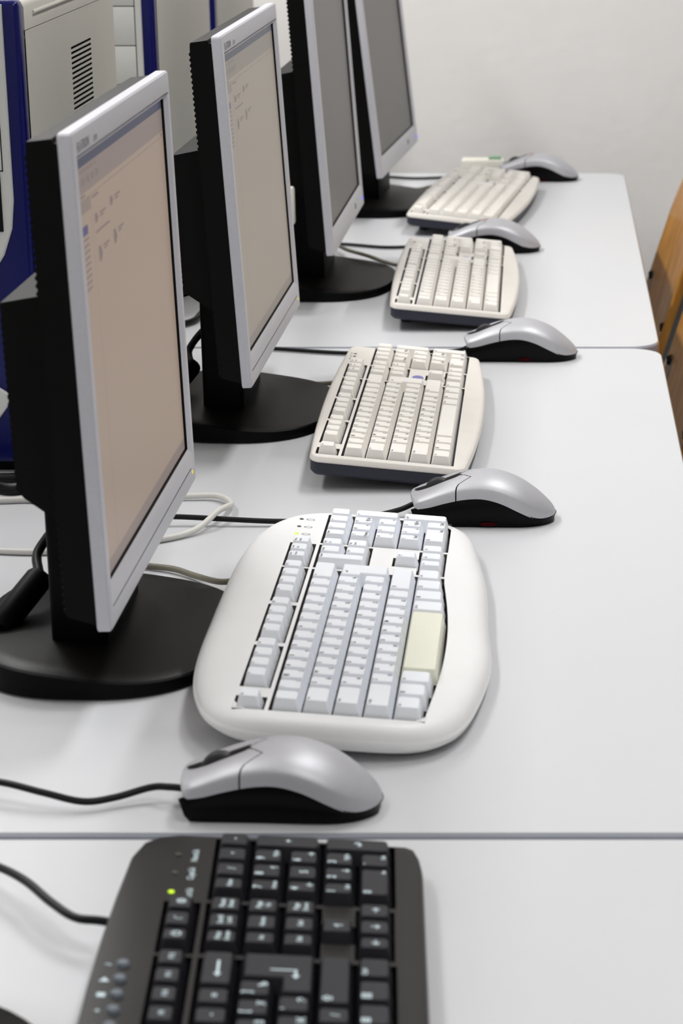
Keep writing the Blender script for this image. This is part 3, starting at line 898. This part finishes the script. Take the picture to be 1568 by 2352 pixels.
    def foot_ring(sc_, z_in):
        r = []
        for k in range(N):
            a = 2 * math.pi * k / N
            n = 2.5
            cx = math.copysign(abs(math.cos(a)) ** (2 / n), math.cos(a)); cy = math.copysign(abs(math.sin(a)) ** (2 / n), math.sin(a))
            x = cx * 0.091 * foot * sc_ - 0.022; y = cy * 0.116 * foot * sc_ - 0.004
            tx = (x + 0.11) / 0.18
            zt = 0.0215 - 0.0115 * (1 / (1 + math.exp(-(tx - .5) * 8)))
            r.append((x, y, z_in if z_in is not None else zt))
        return r
    rings = [foot_ring(0.97, 0.0005), foot_ring(1.0, 0.002)]
    base_r = foot_ring(1.0, None)
    rings.append([(p[0], p[1], p[2] - .0015) for p in base_r])
    rings.append([(p[0] * .985, p[1] * .985, p[2]) for p in base_r])
    V, Fs = loft(rings, True, False)
    fm = [0] * len(Fs)
    b = len(V) - N
    prev = b
    for sc_, lift in ((.85, .0012), (.65, .0028), (.4, .005), (.15, .006)):
        r = foot_ring(sc_, None); k0 = len(V)
        V += [(p[0], p[1], p[2] + lift) for p in r]
        for j in range(N):
            k = (j + 1) % N
            Fs.append((prev + j, prev + k, k0 + k, k0 + j)); fm.append(1)
        prev = k0
    Fs.append(tuple(prev + j for j in range(N))); fm.append(1)
    obj('foot_plate', new_mesh('foot_plate', V, Fs, [M['black'], M['basetop']], smooth=40, fm=fm), t)
    return t

def video_cable(mon, pts, fer=None, r=0.0036):
    P = [Vector(p) for p in pts]
    c = obj('video_cable', tube_me('video_cable', P, r, M['cordb']), mon)
    if fer:
        a, b = Vector(fer[0]), Vector(fer[1])
        L = (b - a).length
        d = (b - a).normalized()
        ts = [(0, .004), (.0, .0085), (.06, .0098), (.5, .0100), (.94, .0098), (1, .0085), (1, .004)]
        obj('ferrite_bead', tube_me('ferrite_bead', [a + d * L * q for q, _ in ts], .01, M['black'], 14, 0, [x for _, x in ts]), c)
    return c

mon0 = make_monitor('monitor mostly outside the frame, its black foot showing at the lower left corner', (-0.317, -0.356, TT), R(0), 0.36, 0.312, R(2), None, foot=1.35)
mon1 = make_monitor('nearest lit monitor, pinkish screen, behind the bright white keyboard', (-0.289, 0.335, TT), R(-0.3), 0.361, 0.3140, R(1.4), 'warm')
mon2 = make_monitor('second lit monitor from the front, greyish cream screen', (-0.278, 1.005, TT), R(-0.8), 0.377, 0.312, R(2.9), 'pale')
mon3 = make_monitor('nearer of two dark monitors, its top cut off, blue power light', (-0.2615, 1.672, TT), R(-0.9), 0.384, 0.315, R(3.5), None)
mon4 = make_monitor('dark monitor nearest the back wall, tilted back and turned', (-0.234, 2.285, TT), R(-4.2), 0.391, 0.315, R(5.8), None)
TAIL = [(-0.120, -0.06, 0.012), (-0.140, -0.10, 0.006), (-0.142, -0.20, 0.0045), (-0.150, -0.26, 0.0045), (-0.20, -0.29, 0.0045), (-0.30, -0.29, 0.0045)]
for mm in (mon1, mon2):
    video_cable(mm, [(-0.030, 0.05, 0.09), (-0.058, 0.045, 0.080), (-0.078, 0.030, 0.058), (-0.074, 0.004, 0.044), (-0.088, -0.026, 0.026)] + (TAIL if mm is mon2 else [(-0.118, -0.06, 0.012), (-0.17, -0.075, 0.0055), (-0.30, -0.03, 0.0045), (-0.38, 0.05, 0.0045)]),
                fer=((-0.071, 0.004, 0.048), (-0.094, -0.036, 0.022)))
    video_cable(mm, [(-0.045, -0.05, 0.135), (-0.075, -0.055, 0.128)] + ([(-0.12, -0.05, 0.135), (-0.19, 0.0, 0.10), (-0.26, 0.06, 0.02), (-0.34, 0.12, 0.004)] if mm is mon1 else [(-0.115, -0.055, 0.10), (-0.125, -0.08, 0.05), (-0.13, -0.14, 0.012), (-0.132, -0.22, 0.005), (-0.18, -0.255, 0.005), (-0.30, -0.258, 0.005)]), r=0.0044)
wc = obj('white_plug', box('white_plug', -0.041, -0.030, -0.206, -0.1915, 0.108, 0.152, M['cordw'], 0.003), mon3); wc['label'] = 'white cable plug at the side of the monitor'
obj('plug_cable', tube_me('plug_cable', [Vector(p) for p in ((-0.0355, -0.199, 0.109), (-0.0355, -0.200, 0.070), (-0.034, -0.198, 0.030), (-0.060, -0.185, 0.006), (-0.14, -0.17, 0.004))], 0.0030, M['cordw']), wc)
video_cable(mon3, [(-0.045, 0.03, 0.13), (-0.075, 0.03, 0.11), (-0.09, 0.02, 0.06), (-0.105, -0.02, 0.03)] + TAIL)
video_cable(mon4, [(-0.045, 0.03, 0.13), (-0.075, 0.03, 0.11), (-0.09, 0.02, 0.06), (-0.105, -0.02, 0.03)] + TAIL)

# loose white cable looping out from behind the nearest lit monitor
wl = obj('loose_cable', tube_me('loose_cable', [Vector((x, y, TT + z)) for x, y, z in [(-0.60, 0.66, .003), (-0.469, 0.686, .0035), (-0.43, 0.688, .0035), (-0.36, 0.692, .0035), (-0.311, 0.697, .004), (-0.284, 0.694, .005), (-0.269, 0.666, .006), (-0.274, 0.625, .012), (-0.292, 0.592, .004), (-0.330, 0.565, .003), (-0.40, 0.54, .003), (-0.48, 0.55, .003)]], 0.0026, M['cordw']))
tag(wl, 'loose white cable looping on the desk behind the nearest lit monitor', 'cable')

# ------------------------------------------------------------------ computer towers
def make_tower(label, loc, vents=True):
    t = thing('computer_tower', label, 'computer', loc, (0, 0, 0), 'light grey and blue computer towers')
    Wd, D, H = 0.19, 0.435, 0.413
    obj('chassis', box('chassis', -Wd + .002, -.004, 0.0100, D, 0.012, H - .024, M['tower'], 0.002), t)
    # side panel with vent slots (built flat in (y,z), then stood up)
    holes = []
    zz = .355
    k = 0
    ya, yb = .205, .305
    while vents and zz > .20:
        holes.append([(ya, zz - .0022), (yb, zz - .0022), (yb, zz), (ya, zz)])
        zz -= .0047
    V, Fs, fi = plate([(.0105, .014), (D, .014), (D, H - .026), (.0105, H - .026)], holes, 0, .003)
    sp = new_mesh('side_panel', [(v[2], v[0], v[1]) for v in V], Fs, [M['tower'], M['slot']], fm=fi)
    obj('side_panel', sp, t)
    # top cover with an embossed bead
    P = [(-Wd, H - .0255), (-.0, H - .0255), (0.0, H - .006), (-.002, H - .002), (-.006, H), (-Wd + .006, H), (-Wd, H - .006)]
    tc = obj('top_cover', prism('top_cover', P, .0100, D, M['tower'], smooth=50), t)
    obj('embossed_bead', tube_me('embossed_bead', [Vector((-.0002, y, H - .013)) for y in (.045, .2, .38)], .0022, M['tower'], 8, 4), tc)
    # blue front shell
    bm = box_bm(-Wd, 0.0, -.012, .0100, .010, H + .001, .005, 3)
    me = bpy.data.meshes.new('front_shell'); bm.to_mesh(me); bm.free(); me.materials.append(M['blue']); me.shade_smooth(); me.set_sharp_from_angle(angle=R(40))
    obj('front_shell', me, t)
    # pale front panel with rounded lower end
    xr = -.0135
    P = []
    for i in range(13):
        a = math.pi * i / 12
        P.append((-Wd / 2 - (-Wd / 2 - xr) * -1 * math.cos(math.pi - a) * -1 if False else -Wd / 2 + (Wd / 2 + xr) * math.cos(math.pi + a), .245 - .095 * math.sin(a)))
    P = P + [(xr, H - .002), (-Wd - xr, H - .002)]
    rings = [[(p[0], y, p[1]) for p in offset_poly(P, d)] for y, d in ((-.011, 0), (-.0155, 0), (-.0168, .0012))]
    V, Fs = loft(rings)
    obj('front_panel', new_mesh('front_panel', V, Fs, M['towerf'], smooth=30), t)
    for k in range(4):
        z1 = H - .012 - k * .0435
        if k == 3:
            obj('floppy_drive', box('floppy_drive', -Wd / 2 - .072, -Wd / 2 + .0720, -.0180, -.0165, z1 - .052, z1 - .001, M['gap'], .0005), t)
        else:
            obj('bay_cover', box('bay_cover', -Wd / 2 - .074, -Wd / 2 + .074, -.0178, -.0165, z1 - .0425, z1, M['towerf'], .0005), t)
            obj('bay_gap', box('bay_gap', -Wd / 2 - .0748, -Wd / 2 + .0748, -.0171, -.0164, z1 - .0435, z1 + .001, M['gap']), t)
    # lower control panel with a round power button
    P = [(-Wd / 2 + .074 * math.cos(R(200 + 140 * i / 14)), .095 + .068 * math.sin(R(200 + 140 * i / 14))) for i in range(15)] + [(-Wd / 2 + .022, .104), (-Wd / 2 - .022, .104)]
    rings = [[(p[0], y, p[1]) for p in offset_poly(P, d)] for y, d in ((-.011, 0), (-.0150, 0), (-.0160, .001))]
    V, Fs = loft(rings)
    lp = obj('control_panel', new_mesh('control_panel', V, Fs, M['towerf'], smooth=30), t)
    b = obj('power_button', cyl_me('power_button', .010, .003, M['towerf'], 20, .0095, .0008), lp, (-Wd / 2 + .034, -.0158, .062), (R(90), 0, 0))
    obj('base_foot', box('base_foot', -Wd + .01, -.008, .0, D - .01, 0.0, .0125, M['black'], .002), t)
    return t
make_tower('nearest computer tower, deep blue corner strip and vented side panel', (-0.449, 0.795, TT))
make_tower('second computer tower, standing behind the nearest lit monitor', (-0.4440, 1.465, TT), False)
make_tower('farthest computer tower, showing only a thin blue strip', (-0.4680, 2.135, TT), False)

# ------------------------------------------------------------------ chairs behind the right edge
def make_chair(label, yc):
    t = thing('wooden_chair', label, 'chair', (0.0, yc, 0), group='wooden chairs pushed under the desks')
    lean = math.tan(R(17.5))
    hwid = 0.205
    NZ, NY = 12, 14
    zlo, zhi = TT - 0.27, TT + 0.095
    def pt(a, b, off):     # a across -1..1, b up 0..1
        z = zlo + (zhi - zlo) * b
        x = 0.173 + (z - TT) * lean + 0.018 * (1 - a * a)
        return (x + off, a * hwid, z)
    P = rrect(-1, 1, 0, 1, 0.28, 8)
    rings = []
    for d, off in ((0.012, 0.0), (0.0, 0.003), (0.0, 0.009), (0.012, 0.012)):
        rings.append([pt(p[0], p[1], off) for p in offset_poly(P, d)])
    V, Fs = loft(rings, False, False)
    # fill the curved faces with a grid of inset rings
    n = len(P)
    for base, off in ((0, 0.0), (3 * n, 0.012)):
        prev = base
        for s in (.75, .5, .25, .05):
            k0 = len(V)
            V += [pt(p[0] * s, .5 + (p[1] - .5) * s, off) for p in P]
            for j in range(n):
                k = (j + 1) % n
                Fs.append((prev + j, prev + k, k0 + k, k0 + j))
            prev = k0
        Fs.append(tuple(prev + j for j in range(n)))
    obj('backrest', new_mesh('backrest', V, Fs, M['wood'], smooth=40), t)
    P = rrect(-0.31, 0.075, -0.2, 0.2, 0.05, 6)
    V, Fs = loft([[(p[0], p[1], z) for p in offset_poly(P, d)] for d, z in ((.004, .440), (0, .444), (0, .450), (.004, .454))])
    obj('seat', new_mesh('seat', V, Fs, M['wood'], smooth=40), t)
    for s in (-1, 1):
        obj('frame_tube', tube_me('frame_tube', [(-0.28, s * .19, .005), (-0.255, s * .18, .425), (0.03, s * .18, .428), (0.080, s * .175, .46), (0.200, s * .175, TT + .02)], .010, M['steel']), t)
        obj('rear_leg', tube_me('rear_leg', [(0.03, s * .18, .43), (0.08, s * .185, .2), (0.13, s * .19, .005)], .010, M['steel']), t)
        for z in (TT - .085,):
            x = 0.173 + (z - TT) * lean + 0.018 * (1 - .9 ** 2)
            obj('bolt', cyl_me('bolt', .0075, .006, M['bolt'], 14, .006, .0015), t, (x + .001, s * .9 * hwid, z), (0, R(-90), 0))
    return t
make_chair('wooden chair at the right edge, farther one beside the back wall', 1.995)
make_chair('wooden chair at the right edge, nearer and lower in the picture', 1.432)

# ------------------------------------------------------------------ small cream box by the back wall
t = thing('adaptor_box', 'small cream plastic box beside the farthest mouse at the back wall', 'box', (-0.108, 2.575, TT))
obj('body', box('body', -.034, .034, -.018, .018, 0, .030, M['cream'], .003), t)
obj('green_tab', box('green_tab', .010, .030, -.012, .010, .0295, .0335, M['green'], .001), t)
